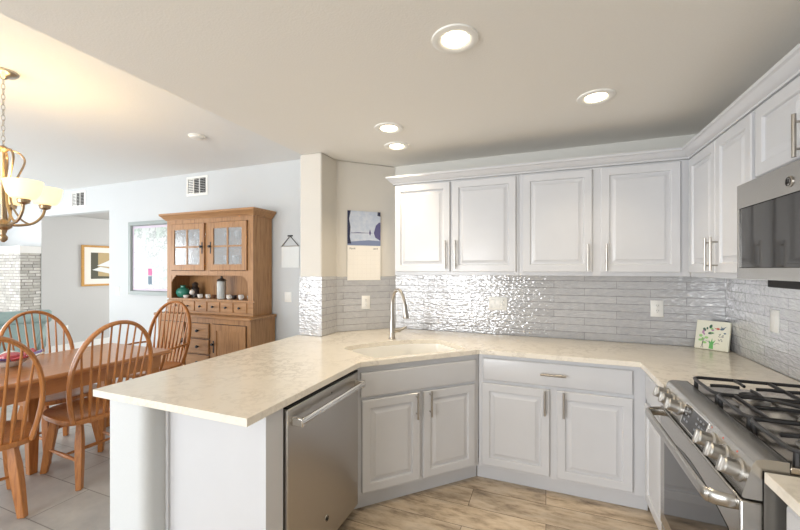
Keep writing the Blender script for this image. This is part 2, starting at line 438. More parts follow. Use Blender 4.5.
# ------------------------------------------------------------------ cabinets
def pull(bm_, p, q, out):
    """bar pull from p to q standing off a face, out = direction away from the face"""
    p = Vector(p); q = Vector(q); o = Vector(out).normalized()
    d = (q-p).normalized()
    cyl(bm_, p+o*.032, q+o*.032, .0068, seg=12)
    for s in (p+d*.028, q-d*.028): cyl(bm_, s, s+o*.032, .0042, seg=10)
    return bm_
def door_bm(x0, x1, z0, z1, panel=True):
    L = [rect_loop(x0, x1, z0, z1, 0), rect_loop(x0, x1, z0, z1, -.016), rect_loop(x0+.004, x1-.004, z0+.004, z1-.004, -.020)]
    def ins(i, y): L.append(rect_loop(x0+i, x1-i, z0+i, z1-i, y))
    if panel:
        ins(.050, -.020); ins(.053, -.0175); ins(.056, -.0085); ins(.063, -.0085); ins(.086, -.0180); ins(.088, -.0190)
    return rings(B(), L)
def cabinet(name, label, loc, rz, x1, depth, z0, z1, doors=(), drawers=(), toe=0, z_low=None, extra=None, cat='cabinet'):
    t = thing(name, label, cat, loc, rz)
    obj('body', bx(0, x1, 0, depth, z0, z1), CAB, t, bevel=.002)
    if toe: obj('toe_kick', bx(-.019, x1+.019, .05, depth, 0.001, z0-.0005), CAB, t)
    for (a, b, c, d, hs, hz0, hz1) in doors:
        dr = obj('door', door_bm(a, b, c, d), CAB, t, smooth=25)
        if hs is not None: obj('handle', pull(B(), (hs, -.020, hz0), (hs, -.020, hz1), (0, -1, 0)), NICKEL, dr, label='brushed nickel bar handle')
    for (a, b, c, d, h) in drawers:
        L = [rect_loop(a, b, c, d, 0), rect_loop(a, b, c, d, -.012), rect_loop(a+.006, b-.006, c+.006, d-.006, -.018), rect_loop(a+.014, b-.014, c+.014, d-.014, -.020)]
        dr = obj('drawer_front', rings(B(), L), CAB, t, smooth=25)
        if h: 
            m = (a+b)/2+h[2]; obj('handle', pull(B(), (m-h[0], -.020, h[1]), (m+h[0], -.020, h[1]), (0, -1, 0)), NICKEL, dr, label='brushed nickel bar handle')
    return t
UZ0, UZ1 = 1.425, 2.18
# wall cabinets: back run (front at Y=2.875)
cabinet('wall_cabinet', 'white two-door wall cabinet above the sink corner, beside the calendar', (-1.189, 2.875, 0), 0, 1.001, .3295-.001, UZ0, UZ1,
        doors=((.006, .478, 1.452, 2.168, .448, 1.475, 1.70), (.497, .981, 1.452, 2.168, .527, 1.475, 1.70)))
cabinet('wall_cabinet', 'white two-door wall cabinet on the back wall, nearest the room corner', (-.186, 2.875, 0), 0, 1.050, .3285, UZ0, UZ1,
        doors=((.026, .486, 1.452, 2.168, .457, 1.462, 1.645), (.540, .996, 1.452, 2.168, .569, 1.462, 1.645)))
# right run (front at X=.865, viewed towards +X): local x runs from the back wall towards the camera
cabinet('wall_cabinet', 'white two-door wall cabinet between the room corner and the microwave', (.866, 2.872, 0), -PI/2, .798, .305, UZ0, UZ1,
        doors=((.030, .417, 1.452, 2.168, .385, 1.465, 1.645), (.425, .795, 1.452, 2.168, .456, 1.465, 1.645)))
cabinet('wall_cabinet', 'short white wall cabinet mounted above the microwave', (.866, 2.053, 0), -PI/2, .77, .305, 1.842, UZ1,
        doors=((.008, .375, 1.872, 2.168, .345, 1.868, 2.02), (.382, .762, 1.872, 2.168, .414, 1.868, 2.02)))
# crown moulding along both runs
prof = [(.001, 2.1815), (.014, 2.1815), (.014, 2.192), (.024, 2.197), (.036, 2.208), (.050, 2.225), (.060, 2.230), (.060, 2.245), (.001, 2.245)]
path = lambda o: [(-1.190-o, 3.20), (-1.190-o, 2.875-o), (.866-o, 2.875-o), (.866-o, 1.28)]
bm = B()
cols = [[(path(o)[i][0], path(o)[i][1], z) for (o, z) in prof] for i in range(4)]
rings(bm, cols)
setp(obj('crown_molding', bm, CAB, smooth=20), 'white crown molding running along the tops of the wall cabinets', 'molding')

# base cabinets
cabinet('base_cabinet', 'white base cabinet with one wide drawer on the back wall', (-.4355, 2.581, 0), 0, .9945, .61, .105, .888,
        doors=((.024, .458, .128, .690, .428, .530, .690), (.500, .924, .128, .690, .540, .530, .690)),
        drawers=((.030, .925, .712, .862, (.077, .793, .0)),), toe=1)
cabinet('sink_cabinet', 'white diagonal corner cabinet under the sink with blank drawer front', (-1.06, 1.9585, 0), PI/4, .88, .60, .105, .660,
        doors=((.030, .418, .125, .682, .388, .525, .690), (.442, .838, .125, .682, .486, .525, .690)), toe=1)
t_sink = [o for o in C.objects if o.name == 'sink_cabinet'][0]
obj('apron', bx(0, .88, 0, .004, .660, .888), CAB, t_sink)
L = [rect_loop(.022, .848, .700, .848, 0), rect_loop(.022, .848, .700, .848, -.012), rect_loop(.028, .842, .706, .842, -.018), rect_loop(.036, .834, .714, .834, -.020)]
obj('drawer_front', rings(B(), L), CAB, t_sink, smooth=25)
cabinet('base_cabinet', 'narrow white base cabinet between the back corner and the range', (.560, 2.575, 0), -PI/2, .458, .60, .105, .888,
        doors=((.05, .425, .128, .690, None, 0, 0),), drawers=((.05, .425, .712, .862, None),), toe=1)
cabinet('base_cabinet', 'white base cabinet on the near side of the range, cut by the frame', (.598, 1.272, 0), -PI/2, .60, .566, .105, .888,
        doors=((.02, .57, .128, .690, None, 0, 0),), drawers=((.02, .57, .712, .862, None),), toe=1)
# peninsula: low wall, end panel
bm = B(); arc = [(-1.665+.05*math.sin(a), 1.125-.05*math.cos(a)) for a in [i*PI/2/8 for i in range(9)]]
prism(bm, [(-1.845, 1.075)]+arc+[(-1.615, YP-.001), (-1.845, YP-.001)], 0.001, .8885)
struct('wall_peninsula', bm, WALL, smooth=30)
t = thing('peninsula_cabinet', 'pale grey end panel and filler closing the peninsula beside the dishwasher', 'cabinet', (-1.33, 1.2, 0))
obj('end_panel', bx(-1.598, -1.05, 1.18, 1.198, .001, .8885), CAB, t, world=True)
obj('filler', bx(-1.12, -1.05, 1.198, 1.284, .001, .8885), CAB, t, world=True)
obj('scribe_trim', bx(-1.6145, -1.598, 1.168, 1.198, .001, .8885), CAB, t, world=True)
obj('filler', bx(-1.12, -1.06, 1.9335, 1.957, .105, .8885), CAB, t, world=True)

# ------------------------------------------------------------------ worktops
def slab(outer, holes, z0, z1):
    bm = B(); es = []
    for loop in [outer]+holes:
        v = [bm.verts.new((x, y, z1)) for x, y in loop]
        es += [bm.edges.new((v[i], v[(i+1) % len(v)])) for i in range(len(v))]
    bmesh.ops.triangle_fill(bm, use_beauty=True, edges=es)
    g = bmesh.ops.extrude_face_region(bm, geom=bm.faces[:])
    for e in g['geom']:
        if isinstance(e, bmesh.types.BMVert): e.co.z = z0
    return bm
d1 = Vector((1, 1)).normalized(); d2 = Vector((-1, 1)).normalized(); E0 = Vector((-1.03, 1.946))
def st(s, t): v = E0+d1*s+d2*t; return (v.x, v.y)
sink_pts = [(.18, .055), (.72, .055), (.785, .11), (.785, .36), (.73, .44), (.55, .505), (.30, .515), (.11, .49), (.025, .435), (.02, .385), (.10, .11)]
sl = [tuple(v)[:2] for v in smooth_path([(s, t, 0) for s, t in sink_pts], 5, True)]
hole = [st(s, t) for s, t in sl]
top = slab([(-1.94, 1.059), (-1.03, 1.059), (-1.03, 1.946), (-.4254, 2.549), (.524, 2.549), (.524, 2.091), (1.161, 2.091), (1.161, 3.194), (-1.3145, 3.194), (-1.7085, 2.800), (-1.7085, 2.5645), (-1.94, 2.5645)], [hole], .889, .920)
setp(obj('countertop', top, QUARTZ, smooth=20, bevel=.003), 'white quartz countertop running from the peninsula round the sink to the range', 'countertop')
setp(obj('countertop', bx(.556, 1.161, .60, 1.296, .889, .920), QUARTZ, bevel=.003), 'short white quartz countertop on the near side of the range', 'countertop')
# undermount sink
t = thing('sink', 'white undermount sink set diagonally in the corner countertop', 'sink', st(.42, .27)+(.70,))
def scl(k, z): 
    c = Vector((.42, .28)); return [Vector(st(c.x+(s-c.x)*k, c.y+(u-c.y)*k)+(z,)) for s, u in sl]
obj('basin', rings(B(), [scl(1.03, .8885), scl(1.03, .70), scl(.9, .69), scl(.82, .705), scl(.90, .73), scl(.94, .80), scl(.965, .880), scl(.97, .8885), scl(1.03, .8885)][::-1], cap0=False, cap1=False), PORC, t, world=True)
bm = rings(B(), [scl(.82, .705), scl(.3, .702)], cap0=False); obj('bowl_floor', bm, PORC, t, world=True)
obj('drain', lathe(B(), [(.045, .704), (.045, .708), (.03, .709), (.0, .706)][:3], 20, Matrix.Translation(st(.42, .28)+(0,))), CHROME, t, world=True)
# faucet
fx, fy = st(.446, .593)
t = thing('faucet', 'brushed nickel gooseneck faucet standing behind the sink', 'faucet', (fx, fy, .9205))
g = Vector((d1.y, -d1.x, 0))*1.0   # towards the sink
g = Vector((1, -.62, 0)).normalized()
obj('base', lathe(B(), [(.030, 0), (.030, .006), (.024, .012), (.022, .05), (.0205, .10), (.018, .13), (.0145, .16)], 22), NICKEL, t)
pts = [(0, .15), (0, .27), (.008, .325), (.035, .372), (.078, .390), (.12, .372), (.15, .32), (.168, .275)]
obj('spout', tube(B(), smooth_path([g*a+Vector((0, 0, h)) for a, h in pts], 6), .0150, 14), NICKEL, t)
a0 = g*.166+Vector((0, 0, .285)); a1 = g*.183+Vector((0, 0, .180))
bm = B(); dd = (a1-a0); lathe(bm, [(.0165, 0), (.0185, .03), (.0205, .07), (.0225, dd.length-.006), (.020, dd.length)], 18, axis_to(a0, dd))
obj('spray_head', bm, NICKEL, t)
s = Vector((1, 1, 0)).normalized()
bm = B(); cyl(bm, Vector((0, 0, .065)), s*.06+Vector((0, 0, .068)), .019, .018)
tube(bm, smooth_path([s*.058+Vector((0, 0, .068)), s*.085+Vector((0, 0, .072)), s*.125+Vector((0, 0, .085))], 5), [.0165]*4+[.011]*4+[.0085]*3, 12)
obj('lever', bm, NICKEL, t)

# ------------------------------------------------------------------ dishwasher
t = thing('dishwasher', 'stainless steel dishwasher in the peninsula beside the sink cabinet', 'dishwasher', (-1.3, 1.61, 0))
obj('body', bx(-1.55, -1.075, 1.2885, 1.931, .10, .885), DARK, t, world=True)
bm = bx(-1.075, -1.032, 1.292, 1.929, .085, .868); obj('door', bm, STEEL, t, world=True, bevel=.006)
obj('kick_plate', bx(-1.11, -1.10, 1.29, 1.93, .004, .098), DARK, t, world=True)
obj('control_strip', bx(-1.074, -1.034, 1.294, 1.927, .870, .878), DARK, t, world=True)
bm = B(); hx, hz = -.982, .812
tube(bm, [(hx, 1.315, hz), (hx, 1.90, hz)], .015, 14, ref=(0, 0, 1), ry=.015)
obj('handle', bm, CHROME, t, world=True)
for y in (1.325, 1.89):
    bm = bx(-1.0325, hx+.012, y-.014, y+.014, hz-.019, hz+.019); obj('handle_bracket', bm, CHROME, t, world=True, bevel=.005)
bm = lathe(B(), [(.016, 0), (.016, .002), (.013, .003)], 24, axis_to((-1.032, 1.593, .215), (1, 0, 0))); bd = obj('badge', bm, CHROME, t, world=True, label='round chrome badge')
def monogram(c, u, v, n, r, parent):
    """looping ring and scroll strokes of the round badge"""
    c = Vector(c); u = Vector(u); v = Vector(v); n = Vector(n); bm = B()
    P = lambda a, b: c+u*a*r+v*b*r+n*.0005
    tube(bm, [P(math.cos(k*PI/12)*.85, math.sin(k*PI/12)*.85) for k in range(24)], r*.06, 6, True)
    tube(bm, smooth_path([P(-.05, .35), P(-.4, .4), P(-.5, -.1), P(-.25, -.4), P(.0, -.2), P(-.2, -.02), P(-.02, -.02)], 5), r*.06, 6)
    tube(bm, smooth_path([P(.45, .3), P(.2, .42), P(.12, .12), P(.35, .02), P(.1, -.1), P(.15, -.4), P(.5, -.3)], 5), r*.06, 6)
    return obj('monogram', bm, DARK, parent, world=True)
monogram((-1.0285, 1.593, .215), (0, 1, 0), (0, 0, 1), (1, 0, 0), .0145, bd)
bm = lathe(B(), [(.004, 0), (.004, .0015)], 12, axis_to((-1.0325, 1.64, .835), (1, 0, 0))); obj('indicator', bm, DARK, t, world=True)

# ------------------------------------------------------------------ range
Y0, Y1 = 1.302, 2.085
t = thing('range', 'stainless steel slide-in gas range between the countertops', 'range', (.86, 1.73, 0))
obj('body', bx(.560, 1.16, Y0+.004, Y1-.004, .10, .918), STEELH, t, world=True)
obj('base_plinth', bx(.60, 1.14, Y0+.02, Y1-.02, .002, .10), DARK, t, world=True)
pr = [(.614, .918), (.614, .950), (.575, .9505), (.555, .949), (.543, .944), (.536, .934), (.512, .846), (.511, .838), (.516, .834), (.556, .834), (.556, .918)]
obj('control_panel', prism(B(), [(x, z) for x, z in pr], -Y1+.002, -Y0-.002, Matrix(((1,0,0,0),(0,0,-1,0),(0,1,0,0),(0,0,0,1)))), STEELH, t, world=True, smooth=50)
ct = obj('cooktop', bx(.615, 1.158, Y0+.004, Y1-.004, .9185, .937), COOK, t, world=True, bevel=.003)
obj('cooktop_seam', bx(.6135, .6155, Y0+.002, Y1-.002, .925, .9512), DARK, t, world=True)
nrm = Vector((-.078, 0, .050)).normalized() ; nrm = Vector((-.965, 0, .263)); tang = Vector((.263, 0, .965))
pc = lambda y, k: Vector((.512+.024*k, y, .846+.088*k))
for y in (1.352, 1.446, 1.540, 1.868, 1.956, 2.040):
    p = pc(y, .50)
    kb = obj('knob', lathe(B(), [(.032, -.001), (.032, .004), (.028, .007), (.0245, .008), (.0245, .040), (.021, .044)], 26, axis_to(p, nrm)), KNOBM, t, world=True)
    bm = B(); M = axis_to(p+nrm*.038, nrm)
    box(bm, -.007, .007, -.0235, .0235, 0, .014, M); obj('grip', bm, KNOBM, kb, world=True, bevel=.003)
fq = [pc(1.590, .0)+nrm*.0012, pc(1.818, .0)+nrm*.0012, pc(1.818, .985)+nrm*.0012, pc(1.590, .985)+nrm*.0012]
obj('display_frame', rings(B(), [[v-nrm*.004 for v in fq], fq]), CHROME, t, world=True, bevel=.001)
q = [pc(1.60, .05)+nrm*.0022, pc(1.810, .05)+nrm*.0022, pc(1.810, .94)+nrm*.0022, pc(1.60, .94)+nrm*.0022]
dq = obj('display', rings(B(), [[v-nrm*.004 for v in q], q]), BGLASS, t, world=True, bevel=.0015, label='dark glass touch display')
bm = B()
for k in (.3, .55, .78):
    for y in (1.625, 1.65, 1.675, 1.755, 1.782):
        p = pc(y, k)+nrm*.0024; M = Matrix.Translation(p); 
        rings(bm, [[p+tang*a*.004+Vector((0, b*.008, 0)) for a, b in ((-1, -1), (-1, 1), (1, 1), (1, -1))], [p+tang*a*.004+Vector((0, b*.008, 0))+nrm*.0004 for a, b in ((-1, -1), (-1, 1), (1, 1), (1, -1))]])
setp(obj('touch_keys', bm, col('key_grey', '8c9096'), dq, world=True), kind='stuff')
for y in (1.390, 1.484, 1.570):
    obj('indicator', lathe(B(), [(.003, 0), (.003, .001)], 10, axis_to(pc(y, .93), nrm)), PRED, t, world=True)
# oven door with arched window
dr = obj('oven_door', bx(.508, .559, Y0+.004, Y1-.004, .275, .826), STEELH, t, world=True, bevel=.006)
wl = [(Y0+.075, .345), (Y1-.075, .345), (Y1-.075, .70)] + [(Y1-.075-(Y1-Y0-.15)*i/12, .70+.05*math.sin(PI*i/12)) for i in range(1, 12)] + [(Y0+.075, .70)]
obj('window', rings(B(), [[(.509, y, z) for y, z in wl], [(.5065, y, z) for y, z in wl]]), BGLASS, dr, world=True, label='dark glass oven window')
hx, hz = .445, .802
hp = smooth_path([(.508, Y0+.030, hz+.003), (.485, Y0+.032, hz+.002), (.455, Y0+.048, hz), (hx, Y0+.09, hz), (hx, (Y0+Y1)/2, hz), (hx, Y1-.09, hz), (.455, Y1-.048, hz), (.485, Y1-.032, hz+.002), (.508, Y1-.030, hz+.003)], 6)
obj('handle', tube(B(), hp, .011, 14, ref=(0, 0, 1), ry=.021), STEELH, dr, world=True)
dw = obj('drawer_front', bx(.512, .559, Y0+.004, Y1-.004, .105, .268), STEELH, t, world=True, bevel=.006)
# burners and grates
for bxx, byy, br in ((.78, Y0+.17, .045), (1.02, Y0+.17, .036), (.78, Y1-.17, .040), (1.02, Y1-.17, .036), (.90, (Y0+Y1)/2, .050)):
    b = obj('burner', lathe(B(), [(br*1.5, .9372), (br*1.4, .944), (br, .945), (br, .953), (br*.95, .953)], 26, Matrix.Translation((bxx, byy, 0))), STEEL, t, world=True, label='round steel burner base')
    obj('burner_cap', lathe(B(), [(br*.92, .953), (br*.95, .958), (br*.8, .961), (br*.3, .962)], 24, Matrix.Translation((bxx, byy, 0))), BLACK, b, world=True)
gw = (Y1-Y0-.03)/3
for k in range(3):
    a = Y0+.015+k*gw; b = a+gw-.006; bm = B(); z = .976; x0, x1 = .628, 1.135; r = .035
    def rr(x, y): return (x, y, z)
    cor = []
    for cx_, cy_, an in ((x0+r, a+r, PI), (x1-r, a+r, 1.5*PI), (x1-r, b-r, 0), (x0+r, b-r, .5*PI)):
        cor += [(cx_+r*math.cos(an+i*PI/8), cy_+r*math.sin(an+i*PI/8), z) for i in range(5)]
    tube(bm, cor, .0062, 8, True, ref=(0, 0, 1), ry=.0072)
    m = (a+b)/2
    cs = ((.78, .13), (1.02, .13)) if k != 1 else ((.90, .21),)
    tube(bm, [(.90, a, z), (.90, b, z)], .007, 8, ref=(0, 0, 1), ry=.008) if k != 1 else None
    for cx_, hw in cs:
        for ang in ((0, .5, 1, 1.5) if k != 1 else (0, .25, .5, .75, 1, 1.25, 1.5, 1.75)):
            u = Vector((math.cos(ang*PI), math.sin(ang*PI), 0))
            far = min((hw-.005)/max(abs(u.x), 1e-6) if abs(u.x) > .1 else 9, ((b-a)/2-.002)/max(abs(u.y), 1e-6) if abs(u.y) > .1 else 9)
            c0 = Vector((cx_, m, z))
            tube(bm, smooth_path([c0+u*far, c0+u*(far*.6)+Vector((0, 0, .003)), c0+u*.028+Vector((0, 0, .001))], 3), .0052, 8, ref=(0, 0, 1), ry=.0072)
    if k == 1:
        for xx in (.628+.06, 1.135-.06): tube(bm, [(xx, a, z), (xx, b, z)], .0065, 8, ref=(0, 0, 1), ry=.008)
    for fx_, fy_ in ((x0+.012, a+.012), (x1-.012, a+.012), (x0+.012, b-.012), (x1-.012, b-.012)): cyl(bm, (fx_, fy_, .9365), (fx_, fy_, z), .009, .008, 8)
    obj('grate', bm, BLACK, t, world=True, label='black cast iron grate')

# ------------------------------------------------------------------ microwave
t = thing('microwave', 'stainless steel over-the-range microwave with dark glass door', 'microwave', (.97, 1.66, 1.44))
MY0, MY1, MX = 1.284, 2.045, .785
obj('body', bx(MX+.03, 1.16, MY0, MY1, 1.432, 1.838), STEELH, t, world=True)
fr = B(); zt, zb_ = 1.735, 1.478
for a in ((MX, MX+.03, MY0, MY1, zt, 1.8375), (MX, MX+.03, MY0, MY1, 1.432, zb_), (MX, MX+.03, MY1-.018, MY1, zb_, zt), (MX, MX+.03, MY0, MY0+.018, zb_, zt)): box(fr, *a)
fo = obj('front_frame', fr, STEELH, t, world=True, smooth=0)
obj('door_glass', bx(MX+.004, MX+.03, MY0+.0185, MY1-.0185, zb_+.0005, zt-.0005), BGLASS, t, world=True, bevel=.002)
obj('lamp_panel', bx(.84, 1.12, MY0+.05, MY1-.11, 1.400, 1.4315), DARK, t, world=True, bevel=.004)
bd = obj('badge', lathe(B(), [(.019, -.001), (.019, .003), (.016, .0045)], 26, axis_to((MX, 1.668, 1.776), (-1, 0, 0))), STEEL, t, world=True, label='round chrome badge')
monogram((MX-.0048, 1.668, 1.776), (0, -1, 0), (0, 0, 1), (-1, 0, 0), .017, bd)

# ------------------------------------------------------------------ recessed lamps, lights
LAMPW = (1.0, .83, .60)
for lab, x, y in (('largest recessed ceiling lamp, nearest the camera', -.354, 1.514), ('recessed ceiling lamp in front of the range, right of the others', .261, 2.31),
                  ('recessed ceiling lamp left over the sink, nearer of the two small ones', -.998, 2.306), ('small recessed ceiling lamp closest to the calendar wall', -1.086, 2.667)):
    t = thing('recessed_lamp', lab, 'ceiling lamp', (x, y, CZ), 0, 'recessed ceiling lamps')
    obj('trim_ring', lathe(B(), [(.098, 0), (.096, -.006), (.078, -.010), (.056, -.003), (.054, -.0005)], 36, cap0=False, cap1=False), WHITE, t)
    obj('lens', lathe(B(), [(.054, -.001), (.052, -.006), (.03, -.007)], 30), LENS, t)
    l = bpy.data.lights.new('recessed_light', 'SPOT'); l.energy = 22; l.color = LAMPW; l.spot_size = math.radians(118); l.spot_blend = 1.0; l.shadow_soft_size = .06
    lo = bpy.data.objects.new('recessed_light', l); C.objects.link(lo); lo.location = (x, y, CZ-.03)

# ------------------------------------------------------------------ things on the kitchen walls
def plate(name, label, loc, rz, w, h, marks, cat='outlet'):
    t = thing(name, label, cat, loc, rz)
    L = [rect_loop(-w/2, w/2, -h/2, h/2, 0), rect_loop(-w/2, w/2, -h/2, h/2, -.003), rect_loop(-w/2+.004, w/2-.004, -h/2+.004, h/2-.004, -.006)]
    obj('cover_plate', rings(B(), L), WHITE, t)
    for kind, cx_ in marks:
        if kind == 'rocker':
            obj('rocker', bx(cx_-.0165, cx_+.0165, -.009, -.0058, -.033, .033), WHITE, t, bevel=.002)
        else:
            for s_ in (-1, 1):
                f = obj('socket', lathe(B(), [(.0165, 0), (.0165, .002), (.015, .003)], 20, axis_to((cx_, -.0058, s_*.0195), (0, -1, 0))), WHITE, t)
                bm = B()
                for q_ in (-.006, .006): box(bm, cx_+q_-.001, cx_+q_+.001, -.0094, -.0086, s_*.0195+.001, s_*.0195+.009)
                lathe(bm, [(.0022, 0), (.0022, .0006)], 8, axis_to((cx_, -.0087, s_*.0195-.006), (0, -1, 0)))
                obj('slots', bm, INKT, f)
    return t
yo = YB-.0095
plate('outlet', 'white double plate with switch and outlet on the back splashback', (-.378, yo, 1.182), 0, .152, .116, (('rocker', -.04), ('socket', .04)))
plate('outlet', 'single white outlet on the back splashback nearest the room corner', (.760, yo, 1.183), 0, .080, .120, (('socket', 0),))
dn = Vector((1, -1, 0)).normalized()
plate('outlet', 'single white outlet on the diagonal splashback under the calendar', (-1.5285+dn.x*.0095, 2.9955+dn.y*.0095, 1.171), PI/4, .078, .120, (('socket', 0),))
plate('light_switch', 'white switch plate on the tiled wall right of the range', (XR-.0095, 2.60, 1.19), -PI/2, .080, .122, (('rocker', 0),), 'switch')
plate('light_switch', 'white switch plate on the dining wall below the hanging banner', (-2.882, YD, 1.137), 0, .10, .12, (('rocker', -.022), ('rocker', .022)), 'switch')
plate('light_switch', 'white switch plate on the wall left of the framed map', (-6.02, YD, 1.14), 0, .08, .12, (('rocker', 0),), 'switch')
plate('outlet', 'white outlet low on the grey hall wall', (-8.02, 3.95, .40), PI/2, .08, .12, (('socket', 0),))
# calendar on the diagonal wall
t = thing('wall_calendar', 'wall calendar with a lake photograph hanging on the diagonal wall', 'calendar', (-1.540, 2.984, 0), PI/4)
dzc = .0
w0, w1 = -.156, .156
obj('picture_page', bx(w0, w1, -.0135, -.0105, 1.685, 1.995), LAKE, t, label='lake photograph page')
pp = C.objects[-1]
bm = B(); prism(bm, [(w0, 1.70), (w0+.035, 1.70), (w0+.022, 1.76), (w0+.028, 1.85), (w0+.015, 1.92), (w0+.03, 1.995), (w0, 1.995)], .0136, .0140, Matrix(((1,0,0,0),(0,0,-1,0),(0,1,0,0),(0,0,0,1))))
prism(bm, [(w1, 1.955), (w1-.03, 1.96), (w1-.028, 1.995), (w1, 1.995)], .0136, .0140, Matrix(((1,0,0,0),(0,0,-1,0),(0,1,0,0),(0,0,0,1))))
obj('dark_shore', bm, INK, pp)
Mxz = Matrix(((1,0,0,0),(0,0,-1,0),(0,1,0,0),(0,0,0,1)))
bm = B(); prism(bm, [(w1, 1.73), (w1-.05, 1.76), (w1-.065, 1.80), (w1-.045, 1.87), (w1-.015, 1.90), (w1, 1.90)], .0136, .0140, Mxz)
prism(bm, [(.045, 1.80), (.055, 1.835), (.065, 1.80), (.055, 1.775)], .0136, .014, Mxz); prism(bm, [(w0+.03, 1.797), (-.06, 1.803), (w1-.06, 1.80), (w0+.03, 1.793)], .0136, .014, Mxz)
obj('islands', bm, INKP, pp)
prism_ = prism(B(), [(w0, 1.686), (w1, 1.686), (w1, 1.73), (.04, 1.735), (w0, 1.715)], .0136, .0139, Mxz); obj('dark_water', prism_, col('water_blue', '7f8bab'), pp)
pg = obj('month_page', bx(w0, w1, -.0135, -.0105, 1.372, 1.684), PAPER, t, label='white month page')
R = Matrix.Rotation(PI/2, 4, 'X')
obj('month_name', text_bm('March', .022, Matrix.Translation((w0+.018, -.0138, 1.650)) @ R), INKT, pg)
obj('year', text_bm('2019', .022, Matrix.Translation((w1-.070, -.0138, 1.650)) @ R), INKT, pg)
bm = B()
for i in range(8): box(bm, w0+.012+i*.041-.0003, w0+.012+i*.041+.0003, -.0139, -.0134, 1.395, 1.635)
for i in range(7): box(bm, w0+.012, w1-.013, -.0139, -.0134, 1.395+i*.04-.0003, 1.395+i*.04+.0003)
obj('grid', bm, col('pale_grid', 'ddd6cc'), pg)
# decorative board in the corner
bv = Vector((.152, -.106, 0)).normalized(); ang = math.atan2(bv.y, bv.x)
t = thing('decorative_tile', 'cream tile painted with a green tree and birds, leaning in the corner', 'decoration', (1.043, 3.090, .9202), ang)
T = Matrix.Rotation(math.radians(-18), 4, 'X')
def onb(bm): bm.transform(T); return bm
hw, hh = .093, .205
obj('board', onb(bx(-hw, hw, 0, .022, 0.0055, hh)), BOARDM, t, bevel=.002)
obj('backing', onb(bx(-hw+.001, hw-.001, .0225, .027, 0.0065, hh-.001)), WOODEDGE, t, bevel=.001)
def blob(x, z, a, b, rot=0, n=10): return [(x+a*math.cos(i*2*PI/n)*math.cos(rot)-b*math.sin(i*2*PI/n)*math.sin(rot), z+a*math.cos(i*2*PI/n)*math.sin(rot)+b*math.sin(i*2*PI/n)*math.cos(rot)) for i in range(n)]
def paint(name, polys, m):
    bm = B()
    for p in polys: prism(bm, p, .0004, .0012, Mxz)
    obj(name, onb(bm), m, t)
paint('painted_trunk', [[(-.012, .012), (.012, .010), (.010, .045), (.022, .075), (.006, .058), (.002, .085), (-.004, .056), (-.016, .070), (-.010, .042)]], PGREEN)
paint('painted_leaves', [blob(-.045, .14, .008, .013, .4), blob(-.012, .165, .008, .014, -.3), blob(-.010, .118, .014, .008, .2), blob(-.03, .15, .005, .009)], PDGREEN)
paint('painted_blossoms', [blob(-.062, .095, .010, .010), blob(-.062, .065, .012, .008), blob(-.03, .085, .011, .008), blob(-.038, .05, .012, .008), blob(-.05, .075, .007, .01), blob(-.005, .15, .008, .008), blob(.0, .12, .01, .006)], PLIME)
paint('painted_petals', [blob(-.05, .125, .006, .014, -.3), blob(-.045, .11, .005, .009, .4), blob(.0, .14, .008, .006)], PPINK)
paint('painted_red_bird', [blob(.028, .152, .010, .007), [(.018, .154), (.005, .158), (.018, .149)]], PRED)
paint('painted_blue_bird', [blob(.050, .152, .012, .007, .3), [(.05, .158), (.072, .172), (.058, .152)], [(.046, .155), (.044, .172), (.054, .157)], blob(.066, .125, .007, .005), blob(.002, .118, .006, .004)], PBLUE)
bm = B()
for p in ([(-.055, 0, .012), (-.050, 0, .04), (-.052, 0, .075)], [(-.043, 0, .012), (-.048, 0, .04), (-.04, 0, .08)], [(.012, 0, .04), (.028, 0, .052), (.042, 0, .050)], [(-.01, 0, .05), (-.02, 0, .06), (-.032, 0, .062)],
          [(.035, 0, .115), (.045, 0, .118), (.035, 0, .100), (.048, 0, .098)], [(.054, 0, .112), (.06, 0, .098), (.05, 0, .1), (.062, 0, .113)], [(.035, 0, .083), (.04, 0, .07), (.048, 0, .085)], [(.052, 0, .084), (.056, 0, .068), (.05, 0, .072)]):
    tube(bm, smooth_path([Vector(q_)+Vector((0, -.0006, 0)) for q_ in p], 4), .0011, 6)
obj('painted_strokes', onb(bm), INK, t)

# ------------------------------------------------------------------ dining wall: vents, banner, map, smoke detector
def vent(label, x0, x1, z0, z1):
    t = thing('air_vent', label, 'vent', ((x0+x1)/2, YD, (z0+z1)/2), 0, 'wall air vents')
    w, h = (x1-x0)/2, (z1-z0)/2
    L = [rect_loop(-w, w, -h, h, 0), rect_loop(-w, w, -h, h, -.006), rect_loop(-w+.03, w-.03, -h+.03, h-.03, -.012), rect_loop(-w+.03, w-.03, -h+.03, h-.03, -.003)]
    obj('frame', rings(B(), L, cap1=False), WHITE, t)
    obj('backing', bx(-w+.03, w-.03, -.003, -.001, -h+.03, h-.03), DARK, t)
    bm = B(); n = 9
    for k in range(3):
        a = -w+.035+k*(2*w-.07)/3; b = a+(2*w-.07)/3-.012
        for i in range(n):
            z = -h+.04+(2*h-.08)*i/(n-1); M = Matrix.Translation((0, -.006, z)) @ Matrix.Rotation(math.radians(35 if k else 80), 4, 'X')
            box(bm, a, b, -.007, .007, -.001, .001, M)
        if k: box(bm, a-.012, a, -.010, -.003, -h+.03, h-.03)
    obj('louvres', bm, WHITE, t)
vent('white air vent high on the dining wall above the hutch', -4.569, -4.181, 2.462, 2.722)
vent('white air vent over the hall opening, behind the chandelier', -7.161, -6.795, 2.458, 2.722)
t = thing('smoke_detector', 'round white smoke detector on the dining ceiling', 'smoke detector', (-3.17, 2.615, DZ))
obj('base', lathe(B(), [(.075, 0), (.075, -.010), (.07, -.012)], 30), WHITE, t)
obj('cover', lathe(B(), [(.066, -.012), (.062, -.022), (.05, -.028), (.02, -.030)], 30), WHITE, t)
